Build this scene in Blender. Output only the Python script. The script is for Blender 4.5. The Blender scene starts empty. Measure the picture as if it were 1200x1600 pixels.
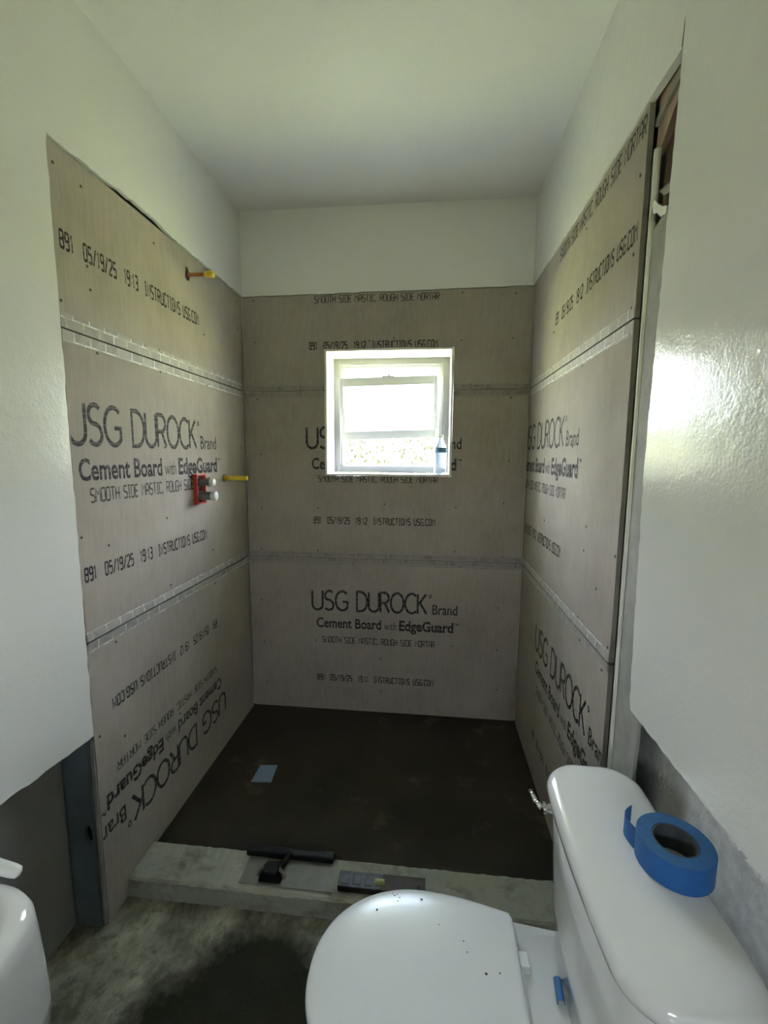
import bpy, bmesh, math, random
from mathutils import Vector, Matrix

random.seed(7)
S = bpy.context.scene
C = S.collection

# ------------------------------------------------------------------ camera
CAM = Vector((0.2566, -2.3903, 1.482))
yaw, pitch, roll = 0.1017, 0.125, 0.0065
fwd = Vector((-math.sin(yaw) * math.cos(pitch), math.cos(yaw) * math.cos(pitch), -math.sin(pitch)))
rt = Vector((math.cos(yaw), math.sin(yaw), 0))
up = rt.cross(fwd)
rr = rt * math.cos(roll) + up * math.sin(roll)
uu = -rt * math.sin(roll) + up * math.cos(roll)
cd = bpy.data.cameras.new('camera')
cam = bpy.data.objects.new('camera', cd)
C.objects.link(cam)
cam.matrix_world = Matrix(((rr.x, uu.x, -fwd.x, CAM.x), (rr.y, uu.y, -fwd.y, CAM.y), (rr.z, uu.z, -fwd.z, CAM.z), (0, 0, 0, 1)))
cd.sensor_fit = 'HORIZONTAL'
cd.sensor_width = 36
cd.lens = 687.04 / 1200 * 36
cd.clip_start = 0.02
S.camera = cam

# ------------------------------------------------------------------ world: hazy sky above, sunlit lawn below the horizon
w = bpy.data.worlds.new('world')
S.world = w
w.use_nodes = True
nt = w.node_tree
nt.nodes.clear()
tc = nt.nodes.new('ShaderNodeTexCoord')
sp = nt.nodes.new('ShaderNodeSeparateXYZ')
cr = nt.nodes.new('ShaderNodeValToRGB')
bg = nt.nodes.new('ShaderNodeBackground')
wo = nt.nodes.new('ShaderNodeOutputWorld')
mp = nt.nodes.new('ShaderNodeMapRange')
mp.inputs['From Min'].default_value = -1
mp.inputs['From Max'].default_value = 1
nt.links.new(tc.outputs['Generated'], sp.inputs[0])
nt.links.new(sp.outputs['Z'], mp.inputs['Value'])
nt.links.new(mp.outputs[0], cr.inputs[0])
e = cr.color_ramp.elements
e[0].position = 0.0
e[0].color = (0.56, 0.60, 0.30, 1)
e[1].position = 0.49
e[1].color = (0.62, 0.66, 0.34, 1)
a = e.new(0.52)
a.color = (1.0, 1.02, 1.04, 1)
a = e.new(1.0)
a.color = (0.64, 0.83, 1.16, 1)
nt.links.new(cr.outputs[0], bg.inputs['Color'])
bg.inputs['Strength'].default_value = 19.5
nt.links.new(bg.outputs[0], wo.inputs[0])

# portals: they add no light, they only guide sampling of the sky through the shower window and the added rear opening
def portal(name, loc, rot, sx, sy):
    l = bpy.data.lights.new(name, 'AREA')
    l.shape = 'RECTANGLE'
    l.size = sx
    l.size_y = sy
    l.cycles.is_portal = True
    o = bpy.data.objects.new(name, l)
    C.objects.link(o)
    o.location = loc
    o.rotation_euler = rot
portal('sky_portal', (0.03, 0.34, 1.715), (-math.pi / 2, 0, 0), 0.70, 0.68)

RW = (0.12, 0.40, 1.28, 1.54)            # unseen opening added behind the photographer for fill light: x0 x1 z0 z1
portal('sky_portal', ((RW[0] + RW[1]) / 2, -3.42, (RW[2] + RW[3]) / 2), (math.pi / 2, 0, 0), RW[1] - RW[0], RW[3] - RW[2])

# high sun from behind the house: lights the lawn and hedge outside, never enters the shower window
sd = bpy.data.lights.new('sun', 'SUN')
sd.energy = 235
sd.angle = math.radians(1)
sd.color = (1.0, .96, .86)
so = bpy.data.objects.new('sun', sd)
C.objects.link(so)
so.rotation_euler = Vector((-.55, .45, -.9)).to_track_quat('-Z', 'Y').to_euler()

S.view_settings.view_transform = 'Standard'
S.view_settings.look = 'None'
S.view_settings.gamma = 1
S.view_settings.use_curve_mapping = False
S.view_settings.exposure = 1.25

# ------------------------------------------------------------------ materials
class NT:
    def __init__(s, name):
        s.m = bpy.data.materials.new(name)
        s.m.use_nodes = True
        s.t = s.m.node_tree
        s.b = s.t.nodes['Principled BSDF']
        s.tc = s.t.nodes.new('ShaderNodeTexCoord')
    def n(s, typ, **kw):
        x = s.t.nodes.new('ShaderNode' + typ)
        for k, v in kw.items():
            setattr(x, k, v)
        return x
    def l(s, a, b):
        s.t.links.new(a, b)
    def mapping(s, scale=(1, 1, 1), loc=(0, 0, 0)):
        m = s.n('Mapping')
        m.inputs['Scale'].default_value = scale
        m.inputs['Location'].default_value = loc
        s.l(s.tc.outputs['Object'], m.inputs[0])
        return m.outputs[0]
    def noise(s, scale, detail=4, rough=.55, vec=None, dist=0):
        x = s.n('TexNoise')
        x.inputs['Scale'].default_value = scale
        x.inputs['Detail'].default_value = detail
        x.inputs['Roughness'].default_value = rough
        x.inputs['Distortion'].default_value = dist
        s.l(vec if vec is not None else s.tc.outputs['Object'], x.inputs['Vector'])
        return x.outputs['Fac']
    def ramp(s, fac, a, b, ca=(0, 0, 0, 1), cb=(1, 1, 1, 1)):
        x = s.n('ValToRGB')
        x.color_ramp.elements[0].position = a
        x.color_ramp.elements[1].position = b
        x.color_ramp.elements[0].color = ca
        x.color_ramp.elements[1].color = cb
        s.l(fac, x.inputs[0])
        return x.outputs[0]
    def mix(s, fac, a, b, blend='MIX'):
        x = s.n('Mix', data_type='RGBA', blend_type=blend)
        for sock, v in ((x.inputs[0], fac), (x.inputs[6], a), (x.inputs[7], b)):
            if isinstance(v, (int, float)):
                sock.default_value = v
            elif isinstance(v, tuple):
                sock.default_value = v if len(v) == 4 else (*v, 1)
            else:
                s.l(v, sock)
        return x.outputs[2]
    def bump(s, h, strength, dist=.01):
        x = s.n('Bump')
        x.inputs['Strength'].default_value = strength
        x.inputs['Distance'].default_value = dist
        s.l(h, x.inputs['Height'])
        s.l(x.outputs[0], s.b.inputs['Normal'])
    def base(s, c):
        if isinstance(c, tuple):
            s.b.inputs['Base Color'].default_value = (*c[:3], 1)
        else:
            s.l(c, s.b.inputs['Base Color'])
    def set(s, **kw):
        for k, v in kw.items():
            s.b.inputs[k.replace('_', ' ')].default_value = v

def simple(name, col, rough=.5, metal=0, vary=.12, scale=20, bump=0, bscale=60, **kw):
    t = NT(name)
    f = t.noise(scale)
    c2 = tuple(max(0, x * (1 - vary * 2)) for x in col)
    c3 = tuple(min(1, x * (1 + vary)) for x in col)
    t.base(t.mix(f, c2, c3))
    t.set(Roughness=rough, Metallic=metal, **kw)
    if bump:
        t.bump(t.noise(bscale, 3), bump, .002)
    return t.m

M = {}
# painted drywall, semi-gloss with roller stipple
def paint(name, rough):
    t = NT(name)
    big = t.noise(1.3, 3)
    t.base(t.mix(big, (.76, .76, .725), (.82, .82, .79)))
    t.set(Roughness=rough)
    t.b.inputs['Specular IOR Level'].default_value = .36
    h = t.noise(130, 3, .6)
    h2 = t.noise(16, 4, .6)
    m = t.n('Math', operation='MULTIPLY_ADD')
    t.l(h2, m.inputs[0])
    m.inputs[1].default_value = 3.0
    t.l(h, m.inputs[2])
    t.bump(m.outputs[0], .32, .0016)
    return t.m
M['paint'] = paint('white_paint', .19)
M['ceil'] = paint('ceiling_paint', .6)
# cement board, vertical streaks + mottling
def cement(name, vs):
    t = NT(name)
    m = t.noise(3.0, 5, .6)
    c = t.mix(t.ramp(m, .3, .7), (.29, .252, .213), (.40, .355, .305))
    st = t.noise(1, 4, .7, t.mapping(vs))
    c = t.mix(t.ramp(st, .35, .75), c, t.mix(.5, c, (.46, .42, .375)))
    dirt = t.ramp(t.noise(7, 6, .7), .62, .75)
    mm = t.n('Math', operation='MULTIPLY')
    t.l(dirt, mm.inputs[0])
    mm.inputs[1].default_value = .3
    c = t.mix(mm.outputs[0], c, (.20, .165, .13))
    t.base(c)
    t.set(Roughness=.75)
    t.b.inputs['Specular IOR Level'].default_value = .25
    t.bump(t.noise(1, 5, .7, t.mapping(tuple(v * 3 for v in vs))), .35, .0015)
    return t.m
M['cement_side'] = cement('cement_board_side', (14, 150, 9))
M['cement_back'] = cement('cement_board_back', (60, 14, 12))
M['board_edge'] = simple('board_core', (.36, .34, .30), .9, bump=.5, vary=.3)
M['board_edge_shaded'] = simple('board_cut_edge_shaded', (.20, .18, .15), .9, bump=.5, vary=.3)  # darker copy of the core, shadow on the edges put into its colour
# printed ink with ink-jet gaps
def ink(name, axis, dens):
    t = NT(name)
    sx = t.n('SeparateXYZ')
    t.l(t.tc.outputs['Object'], sx.inputs[0])
    wv = t.n('Math', operation='MULTIPLY')
    t.l(sx.outputs['Z'], wv.inputs[0])
    wv.inputs[1].default_value = 2 * math.pi / .0285
    sn = t.n('Math', operation='SINE')
    t.l(wv.outputs[0], sn.inputs[0])
    gap = t.ramp(sn.outputs[0], .86, .97)
    spk = t.ramp(t.noise(90, 3, .6), .52, .66)
    g2 = t.n('Math', operation='MAXIMUM')
    t.l(gap, g2.inputs[0])
    t.l(spk, g2.inputs[1])
    g3 = t.n('Math', operation='MULTIPLY')
    t.l(g2.outputs[0], g3.inputs[0])
    g3.inputs[1].default_value = .38
    g4 = t.n('Math', operation='ADD')
    t.l(g3.outputs[0], g4.inputs[0])
    g4.inputs[1].default_value = dens
    g4.use_clamp = True
    t.base(t.mix(g4.outputs[0], (.016, .014, .020), (.31, .28, .245)))
    t.set(Roughness=.7)
    t.b.inputs['Specular IOR Level'].default_value = .2
    return t.m
M['ink'] = ink('printing_ink', 'z', .03)
M['ink_thin'] = ink('printing_ink_faint', 'z', .18)
# joint tape: blocks between pale lines
def tape(name, side, col, line):
    t = NT(name)
    sx = t.n('SeparateXYZ')
    t.l(t.tc.outputs['Object'], sx.inputs[0])
    cb = t.n('CombineXYZ')
    t.l(sx.outputs['Y' if side else 'X'], cb.inputs[0])
    zo = t.n('Math', operation='ADD')
    t.l(sx.outputs['Z'], zo.inputs[0])
    zo.inputs[1].default_value = -1.8312 + .0305 * 80
    t.l(zo.outputs[0], cb.inputs[1])
    br = t.n('TexBrick')
    br.offset = .37
    br.inputs['Color1'].default_value = (*col, 1)
    br.inputs['Color2'].default_value = (*[c * .72 for c in col], 1)
    br.inputs['Mortar'].default_value = (*line, 1)
    br.inputs['Scale'].default_value = 1
    br.inputs['Mortar Size'].default_value = .0028
    br.inputs['Mortar Smooth'].default_value = .3
    br.inputs['Brick Width'].default_value = .062
    br.inputs['Row Height'].default_value = .0305
    t.l(cb.outputs[0], br.inputs['Vector'])
    n = t.ramp(t.noise(17, 6, .7), .42, .54)
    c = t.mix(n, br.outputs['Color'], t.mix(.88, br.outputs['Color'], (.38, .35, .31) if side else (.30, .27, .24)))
    t.base(c)
    t.set(Roughness=.55)
    t.bump(t.noise(60, 4), .4, .002)
    return t.m
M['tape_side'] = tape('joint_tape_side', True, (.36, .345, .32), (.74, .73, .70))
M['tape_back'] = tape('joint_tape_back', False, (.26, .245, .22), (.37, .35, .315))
M['tape_back_low'] = tape('joint_tape_back_low', False, (.27, .245, .215), (.40, .37, .33))
M['screw'] = simple('screw_black', (.06, .05, .045), .5, .3)
M['gap'] = simple('dark_gap', (.05, .045, .04), .9)
# mortar pan
t = NT('wet_mortar')
f = t.ramp(t.noise(2.2, 5, .6), .35, .7)
c = t.mix(f, (.020, .016, .010), (.037, .030, .020))
c = t.mix(t.ramp(t.noise(5, 6, .65), .58, .72), c, (.080, .062, .040))
t.base(c)
t.set(Roughness=.8)
t.b.inputs['Specular IOR Level'].default_value = .25
t.bump(t.noise(90, 5, .7), .5, .003)
M['pan'] = t.m
# curb
t = NT('curb_plaster')
f = t.ramp(t.noise(1, 5, .65, t.mapping((9, 14, 16)), .25), .50, .72)
c = t.mix(f, (.33, .325, .26), (.15, .145, .11))
c = t.mix(t.ramp(t.noise(30, 4, .6), .6, .8), c, (.42, .41, .35))
t.base(c)
t.set(Roughness=.85)
t.bump(t.noise(40, 5, .65), .6, .004)
M['curb'] = t.m
# bathroom floor: smeared pale mortar over a dark damp area
t = NT('smeared_floor')
sx = t.n('SeparateXYZ')
t.l(t.tc.outputs['Object'], sx.inputs[0])
streak = t.noise(1, 8, .72, t.mapping((8, 5, 6)), .35)
pale = t.mix(t.ramp(streak, .36, .66), (.085, .083, .055), (.41, .395, .30))
fine = t.noise(22, 7, .75)
pale = t.mix(t.ramp(fine, .50, .66), pale, (.14, .135, .095))
# damp patch: distance from a point near the toilet foot, edge broken by noise
vd = t.n('VectorMath', operation='DISTANCE')
mpv = t.n('Mapping')
mpv.inputs['Scale'].default_value = (1.0, 1.35, 0)
t.l(t.tc.outputs['Object'], mpv.inputs[0])
t.l(mpv.outputs[0], vd.inputs[0])
vd.inputs[1].default_value = (-.13, -2.03, 0)
ad = t.n('Math', operation='MULTIPLY_ADD')
t.l(t.noise(5, 5, .65), ad.inputs[0])
ad.inputs[1].default_value = .42
t.l(vd.outputs['Value'], ad.inputs[2])
mask = t.ramp(ad.outputs[0], .57, .70)
c = t.mix(mask, (.021, .020, .010), pale)
t.base(c)
rg = t.n('Mix', data_type='FLOAT')
t.l(mask, rg.inputs[0])
rg.inputs[2].default_value = .8
rg.inputs[3].default_value = .85
t.l(rg.outputs[0], t.b.inputs['Roughness'])
t.bump(t.noise(1, 8, .75, t.mapping((24, 16, 20))), .9, .008)
t.b.inputs['Specular IOR Level'].default_value = .25
M['floor'] = t.m
M['plaster'] = simple('white_window_plaster', (.78, .77, .73), .7, bump=.3)
M['alu'] = simple('window_aluminium', (.56, .565, .57), .45, .25, vary=.05)
M['alu_dark'] = simple('window_frame_grey', (.22, .22, .23), .5, .1, vary=.05)
M['porcelain'] = simple('porcelain', (.84, .845, .83), .12, vary=.015, scale=3, Coat_Weight=.5, Coat_Roughness=.06)
M['plastic'] = simple('white_plastic', (.83, .845, .84), .2, vary=.012, scale=4)
M['chrome'] = simple('chrome', (.8, .8, .82), .1, 1, vary=.02)
M['steel'] = simple('galvanised_steel', (.22, .27, .32), .45, .5, vary=.25, scale=9)
M['cavity'] = simple('bare_drywall_back', (.27, .26, .245), .85, vary=.18, scale=5, bump=.3)
M['rough_wall'] = simple('rough_plaster', (.74, .745, .72), .8, vary=.22, scale=30, bump=1.0, bscale=70)
M['pale_metal'] = simple('painted_corner_strip', (.78, .775, .72), .4, vary=.08, scale=12)
M['grey_strip'] = simple('grey_plaster', (.36, .355, .32), .75, vary=.22, scale=15, bump=.6)
M['wood'] = simple('brown_wood', (.27, .165, .105), .7, vary=.35, scale=6, bump=.4)
M['paper'] = simple('torn_paper', (.85, .84, .80), .6)
M['yellow'] = simple('yellow_plastic', (.80, .60, .05), .4, vary=.1)
M['copper'] = simple('brown_copper', (.34, .13, .05), .45, .6, vary=.3)
M['red'] = simple('red_plastic', (.50, .045, .03), .45)
M['brass'] = simple('dull_metal', (.20, .22, .23), .4, .5)
M['white_cap'] = simple('white_cap', (.75, .75, .72), .4)
M['blue_tape'] = simple('blue_painters_tape', (.006, .105, .36), .55, vary=.12, scale=40)
M['blue_tape_side'] = simple('blue_tape_layers', (.025, .12, .30), .6, vary=.15, scale=80)
M['core'] = simple('cardboard_core', (.075, .085, .10), .8, vary=.35, scale=60)
M['pale_blue'] = simple('pale_blue_tape', (.17, .24, .38), .6, vary=.1)
M['black'] = simple('black_plastic', (.006, .006, .006), .45, vary=.2)
M['black'].node_tree.nodes['Principled BSDF'].inputs['Specular IOR Level'].default_value = .2
M['blade'] = simple('dirty_blade', (.19, .185, .15), .5, .2, vary=.25)
M['level_dark'] = simple('dirty_metal', (.055, .055, .06), .45, .4, vary=.6, scale=70, bump=.8)
M['level_wood'] = simple('level_wood', (.045, .032, .02), .6, vary=.4, scale=18)
M['leaf'] = simple('leaf', (.17, .19, .06), .5, vary=.5, scale=8)
M['grime_hole_shade'] = simple('grime_and_hole_shade', (.05, .04, .03), .9)  # grime, and the shade inside pipe holes and valve recess as colour
t = NT('spirit_vial')
t.base((.8, .85, .3))
t.set(Roughness=.1)
t.b.inputs['Transmission Weight'].default_value = .5
M['vial'] = t.m
# glass kinds
t = NT('clear_plastic')
t.base((.80, .90, 1.0))
t.set(Roughness=.08, IOR=1.33)
t.b.inputs['Transmission Weight'].default_value = .9
M['bottle'] = t.m
t = NT('frosted_glass')
t.base((.93, .97, .96))
t.set(Roughness=.32, IOR=1.1)
t.b.inputs['Transmission Weight'].default_value = 1
t.base((.80, .86, .84))
M['frost'] = t.m
t = NT('bottle_label')
M['label'] = simple('bottle_label', (.10, .24, .40), .5, vary=.3, scale=60)

# ------------------------------------------------------------------ helpers
def link(name, bm, mat, parent=None, loc=(0, 0, 0), smooth=False, kind=None, tri=False):
    bmesh.ops.recalc_face_normals(bm, faces=bm.faces)
    me = bpy.data.meshes.new(name)
    bm.to_mesh(me)
    bm.free()
    if smooth:
        for p in me.polygons:
            p.use_smooth = True
    o = bpy.data.objects.new(name, me)
    C.objects.link(o)
    for m in (mat if isinstance(mat, (list, tuple)) else [mat]):
        me.materials.append(m)
    o.location = loc
    if parent:
        o.parent = parent
    if kind:
        o['kind'] = kind
    return o

def thing(name, label, cat, loc=(0, 0, 0), group=None):
    o = bpy.data.objects.new(name, None)
    o.empty_display_size = .05
    C.objects.link(o)
    o.location = loc
    o['label'] = label
    o['category'] = cat
    if group:
        o['group'] = group
    return o

def box(bm, x0, x1, y0, y1, z0, z1, bev=0, mat=0):
    r = bmesh.ops.create_cube(bm, size=1)
    vs = r['verts']
    for v in vs:
        v.co = Vector(((x0 + x1) / 2 + v.co.x * (x1 - x0), (y0 + y1) / 2 + v.co.y * (y1 - y0), (z0 + z1) / 2 + v.co.z * (z1 - z0)))
    fs = {f for v in vs for f in v.link_faces}
    for f in fs:
        f.material_index = mat
    if bev:
        es = list({ed for v in vs for ed in v.link_edges})
        bmesh.ops.bevel(bm, geom=es, offset=bev, segments=2, affect='EDGES', profile=.6)
    return bm

def bx(*a, **k):
    return box(bmesh.new(), *a, **k)

def tube(bm, p0, p1, r0, r1=None, seg=20, caps=True, rings=None):
    """round bar along p0->p1; rings = [(t, r)] for a profile"""
    p0, p1 = Vector(p0), Vector(p1)
    d = (p1 - p0)
    n = d.normalized()
    a = n.orthogonal().normalized()
    b = n.cross(a)
    if rings is None:
        rings = [(0, r0), (1, r1 if r1 is not None else r0)]
    prev = None
    first = None
    for tt, r in rings:
        ring = [bm.verts.new(p0 + d * tt + (a * math.cos(2 * math.pi * k / seg) + b * math.sin(2 * math.pi * k / seg)) * r) for k in range(seg)]
        if prev:
            for k in range(seg):
                bm.faces.new((prev[k], prev[(k + 1) % seg], ring[(k + 1) % seg], ring[k]))
        else:
            first = ring
        prev = ring
    if caps:
        bm.faces.new(list(reversed(first)))
        bm.faces.new(prev)
    return bm

def loft(bm, rings, cap0=True, cap1=True):
    prev = None
    for R in rings:
        ring = [bm.verts.new(p) for p in R]
        n = len(ring)
        if prev:
            for k in range(n):
                bm.faces.new((prev[k], prev[(k + 1) % n], ring[(k + 1) % n], ring[k]))
        else:
            first = ring
        prev = ring
    if cap0:
        bm.faces.new(list(reversed(first)))
    if cap1:
        bm.faces.new(prev)
    return bm

AX = {'left': lambda u, v, d: (-.762 + d, u, v), 'right': lambda u, v, d: (.762 - d, -u, v), 'back': lambda u, v, d: (u, -d, v), 'up': lambda u, v, d: (u, v, d)}
# for 'left' u = y, for 'right' u = -y, for 'back' u = x; v = z; d = height off the board face

def slab(side, poly, d0, d1, bm=None):
    bm = bm or bmesh.new()
    f = AX[side]
    lo = [bm.verts.new(f(u, v, d0)) for u, v in poly]
    hi = [bm.verts.new(f(u, v, d1)) for u, v in poly]
    n = len(poly)
    bm.faces.new(lo)
    bm.faces.new(hi)
    for k in range(n):
        bm.faces.new((lo[k], lo[(k + 1) % n], hi[(k + 1) % n], hi[k]))
    return bm

def ragged(p, q, n, amp, seed=0):
    """points from p to q (q excluded) with small irregular offsets"""
    rnd = random.Random(seed)
    p, q = Vector(p), Vector(q)
    d = q - p
    nn = Vector((-d.y, d.x)).normalized()
    out = []
    for k in range(n):
        t_ = k / n
        out.append(tuple(p + d * t_ + nn * (rnd.uniform(-amp, amp) if k else 0)))
    return out

# ------------------------------------------------------------------ room shell
def struct(name, bm, mat, parent=None, **k):
    return link(name, bm, mat, parent, kind='structure' if parent is None else None, **k)

wall_left = struct('wall_left', slab('left',
    ragged((-3.3, .66), (-1.52, .640), 14, .002, 1) + ragged((-1.52, .640), (-1.228, .618), 12, .003, 2) +
    ragged((-1.2265, .62), (-1.223, 2.319), 60, .0016, 3) + ragged((-1.220, 2.3195), (-1.0, 2.326), 14, .003, 4) + ragged((-1.0, 2.326), (-.94, 2.336), 4, .002, 4) + ragged((-.94, 2.336), (-.74, 2.337), 12, .003, 41) + ragged((-.74, 2.337), (-.66, 2.327), 4, .002, 42) + ragged((-.66, 2.327), (0.0, 2.330), 36, .0035, 43) +
    [(0.0, 2.330), (0.0, 2.749), (-3.3, 2.749)], .0025, -.012), M['paint'])
wall_right = struct('wall_right', slab('right',
    [(0, 2.749)] + ragged((0, 2.334), (1.17, 2.320), 50, .002, 5) + ragged((1.17, 2.322), (1.322, 2.318), 6, .001, 6) +
    ragged((1.324, 2.318), (1.300, 1.45), 40, .0022, 7) + ragged((1.300, 1.45), (1.322, .880), 26, .0022, 8) +
    ragged((1.328, .872), (1.80, .870), 26, .0022, 9) + [(3.3, .868), (3.3, 2.749)], .006, -.012), M['paint'])
struct('ceiling', bx(-.95, .95, -3.5, .35, 2.749, 2.80), M['ceil'])
struct('floor', bx(-1.0, 1.0, -3.5, -1.127, -.12, -.05), M['floor'])
pan = struct('floor', bx(-.775, .775, -.985, .012, -.05, 0), M['pan'])
# solid wall behind the boards and around the window
WX0, WX1, WZ0, WZ1 = -.302, .362, 1.388, 2.038
bm = bmesh.new()
for a in ((-1.0, WX0 - .02, -.12, 2.80), (WX1 + .02, 1.0, -.12, 2.80), (WX0 - .02, WX1 + .02, -.12, WZ0 - .02), (WX0 - .02, WX1 + .02, WZ1 + .02, 2.80)):
    box(bm, a[0], a[1], .0135, .33, a[2], a[3])
wall_back = struct('wall_back', bm, M['plaster'])
def bk(u0, v0, u1, v1, seed):
    return ragged((u0, v0), (u1, v1), 40, .002, seed)
link('painted_panel', slab('back', bk(-.762, 2.326, .762, 2.338, 11) + [(.762, 2.338), (.762, 2.749), (-.762, 2.749)], .003, -.012), M['paint'], wall_back)
# rough white return of the window opening
bm = bmesh.new()
T = .011
box(bm, WX0 - T, WX0, -.004, .19, WZ0 - T, WZ1 + T)
box(bm, WX1, WX1 + T, -.004, .19, WZ0 - T, WZ1 + T)
box(bm, WX0, WX1, -.004, .19, WZ1, WZ1 + T)
box(bm, WX0, WX1, -.004, .19, WZ0 - T, WZ0)
bmesh.ops.subdivide_edges(bm, edges=bm.edges, cuts=5, use_grid_fill=True)
for v in bm.verts:
    if v.co.y < .0:
        v.co += Vector((random.uniform(-.0015, .0015), random.uniform(-.001, .001), random.uniform(-.0015, .0015)))
link('window_return', bm, M['plaster'], wall_back)
# the wall behind the photographer with the opening added for fill light
bm = bmesh.new()
for a in ((-1.0, RW[0], -.12, 2.8), (RW[1], 1.0, -.12, 2.8), (RW[0], RW[1], -.12, RW[2]), (RW[0], RW[1], RW[3], 2.8)):
    box(bm, a[0], a[1], -3.42, -3.3, a[2], a[3])
struct('wall_front', bm, M['paint'])
struct('subfloor', bx(-1.0, 1.0, -3.42, .33, -.16, -.121), M['cavity'])
struct('subfloor', bx(-1.0, 1.0, -1.126, .33, -.12, -.051), M['cavity'])
bm = bmesh.new()
box(bm, -.95, -.872, -3.4, .35, -.05, 2.75)
link('cavity_backing', bm, M['cavity'], wall_left)
link('cavity_backing', bx(.838, .95, -3.4, .35, -.05, 2.75), M['rough_wall'], wall_right)

# ------------------------------------------------------------------ lettering
def arc(cx, cy, rx, ry, a0, a1, n=10):
    return [(cx + rx * math.cos(math.radians(a0 + (a1 - a0) * k / n)), cy + ry * math.sin(math.radians(a0 + (a1 - a0) * k / n))) for k in range(n + 1)]
# thin drawn alphabet, each glyph = (advance width, strokes) with cap height 1
ROUND = {
 'U': (.62, [[(0, 1), (0, .3)] + arc(.31, .3, .31, .30, 180, 360, 12) + [(.62, 1)]]),
 'S': (.52, [arc(.27, .75, .25, .25, 40, 250, 12)[:-1] + arc(.24, .26, .27, .26, 70, -145, 14)]),
 'G': (.70, [arc(.40, .5, .40, .5, 48, 318, 18) + [(.70, .46), (.42, .46)]]),
 'D': (.64, [[(0, 0), (0, 1), (.22, 1)] + arc(.22, .5, .42, .5, 90, -90, 14) + [(0, 0)]]),
 'R': (.54, [[(0, 0), (0, 1), (.26, 1)] + arc(.26, .74, .25, .26, 90, -90, 10) + [(0, .48)], [(.26, .48), (.54, 0)]]),
 'O': (.78, [arc(.39, .5, .39, .5, 0, 360, 26)]),
 'C': (.66, [arc(.40, .5, .40, .5, 50, 310, 18)]),
 'K': (.54, [[(0, 0), (0, 1)], [(.50, 1), (.02, .44)], [(.14, .56), (.54, 0)]]),
 ' ': (.20, []),
}
SQ = {
 'S': (.5, [[(.5, 1), (.08, 1), (0, .9), (0, .6), (.5, .42), (.5, .08), (.42, 0), (0, 0)]]),
 'M': (.55, [[(0, 0), (0, 1), (.275, .55), (.55, 1), (.55, 0)]]),
 'O': (.5, [[(.08, 0), (0, .1), (0, .9), (.08, 1), (.42, 1), (.5, .9), (.5, .1), (.42, 0), (.08, 0)]]),
 'T': (.5, [[(0, 1), (.5, 1)], [(.25, 1), (.25, 0)]]),
 'H': (.5, [[(0, 0), (0, 1)], [(.5, 0), (.5, 1)], [(0, .5), (.5, .5)]]),
 'I': (.3, [[(.15, 0), (.15, 1)], [(0, 1), (.3, 1)], [(0, 0), (.3, 0)]]),
 'D': (.5, [[(0, 0), (0, 1), (.38, 1), (.5, .85), (.5, .15), (.38, 0), (0, 0)]]),
 'E': (.45, [[(.45, 1), (0, 1), (0, 0), (.45, 0)], [(0, .5), (.38, .5)]]),
 'A': (.5, [[(0, 0), (0, .8), (.12, 1), (.38, 1), (.5, .8), (.5, 0)], [(0, .42), (.5, .42)]]),
 'C': (.5, [[(.5, .85), (.42, 1), (.08, 1), (0, .9), (0, .1), (.08, 0), (.42, 0), (.5, .15)]]),
 ',': (.1, [[(.08, .15), (0, -.12)]]),
 'R': (.5, [[(0, 0), (0, 1), (.4, 1), (.5, .9), (.5, .6), (.4, .5), (0, .5)], [(.25, .5), (.5, 0)]]),
 'U': (.5, [[(0, 1), (0, .1), (.08, 0), (.42, 0), (.5, .1), (.5, 1)]]),
 'G': (.5, [[(.5, .85), (.42, 1), (.08, 1), (0, .9), (0, .1), (.08, 0), (.5, 0), (.5, .45), (.25, .45)]]),
 'N': (.5, [[(0, 0), (0, 1), (.5, 0), (.5, 1)]]),
 '.': (.06, [[(.0, .05), (.08, .05)]]), '/': (.4, [[(0, -.05), (.4, 1.05)]]), ':': (.1, [[(0, .25), (.1, .25)], [(0, .7), (.1, .7)]]),
 '0': (.46, [[(.08, 0), (0, .1), (0, .9), (.08, 1), (.38, 1), (.46, .9), (.46, .1), (.38, 0), (.08, 0)]]),
 '1': (.26, [[(0, .8), (.16, 1), (.16, 0)]]),
 '2': (.46, [[(0, .85), (.08, 1), (.38, 1), (.46, .9), (.46, .6), (0, .1), (0, 0), (.46, 0)]]),
 '3': (.46, [[(0, 1), (.38, 1), (.46, .9), (.46, .62), (.36, .52), (.12, .52)], [(.36, .52), (.46, .42), (.46, .1), (.38, 0), (0, 0)]]),
 '5': (.46, [[(.44, 1), (0, 1), (0, .56), (.38, .56), (.46, .46), (.46, .1), (.38, 0), (0, 0)]]),
 '8': (.46, [[(.08, .52), (0, .62), (0, .9), (.08, 1), (.38, 1), (.46, .9), (.46, .62), (.38, .52), (.08, .52), (0, .42), (0, .1), (.08, 0), (.38, 0), (.46, .1), (.46, .42), (.38, .52)]]),
 '9': (.46, [[(.46, .5), (.08, .5), (0, .6), (0, .9), (.08, 1), (.38, 1), (.46, .9), (.46, .1), (.38, 0), (.04, 0)]]),
 ' ': (.38, []),
}
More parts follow.
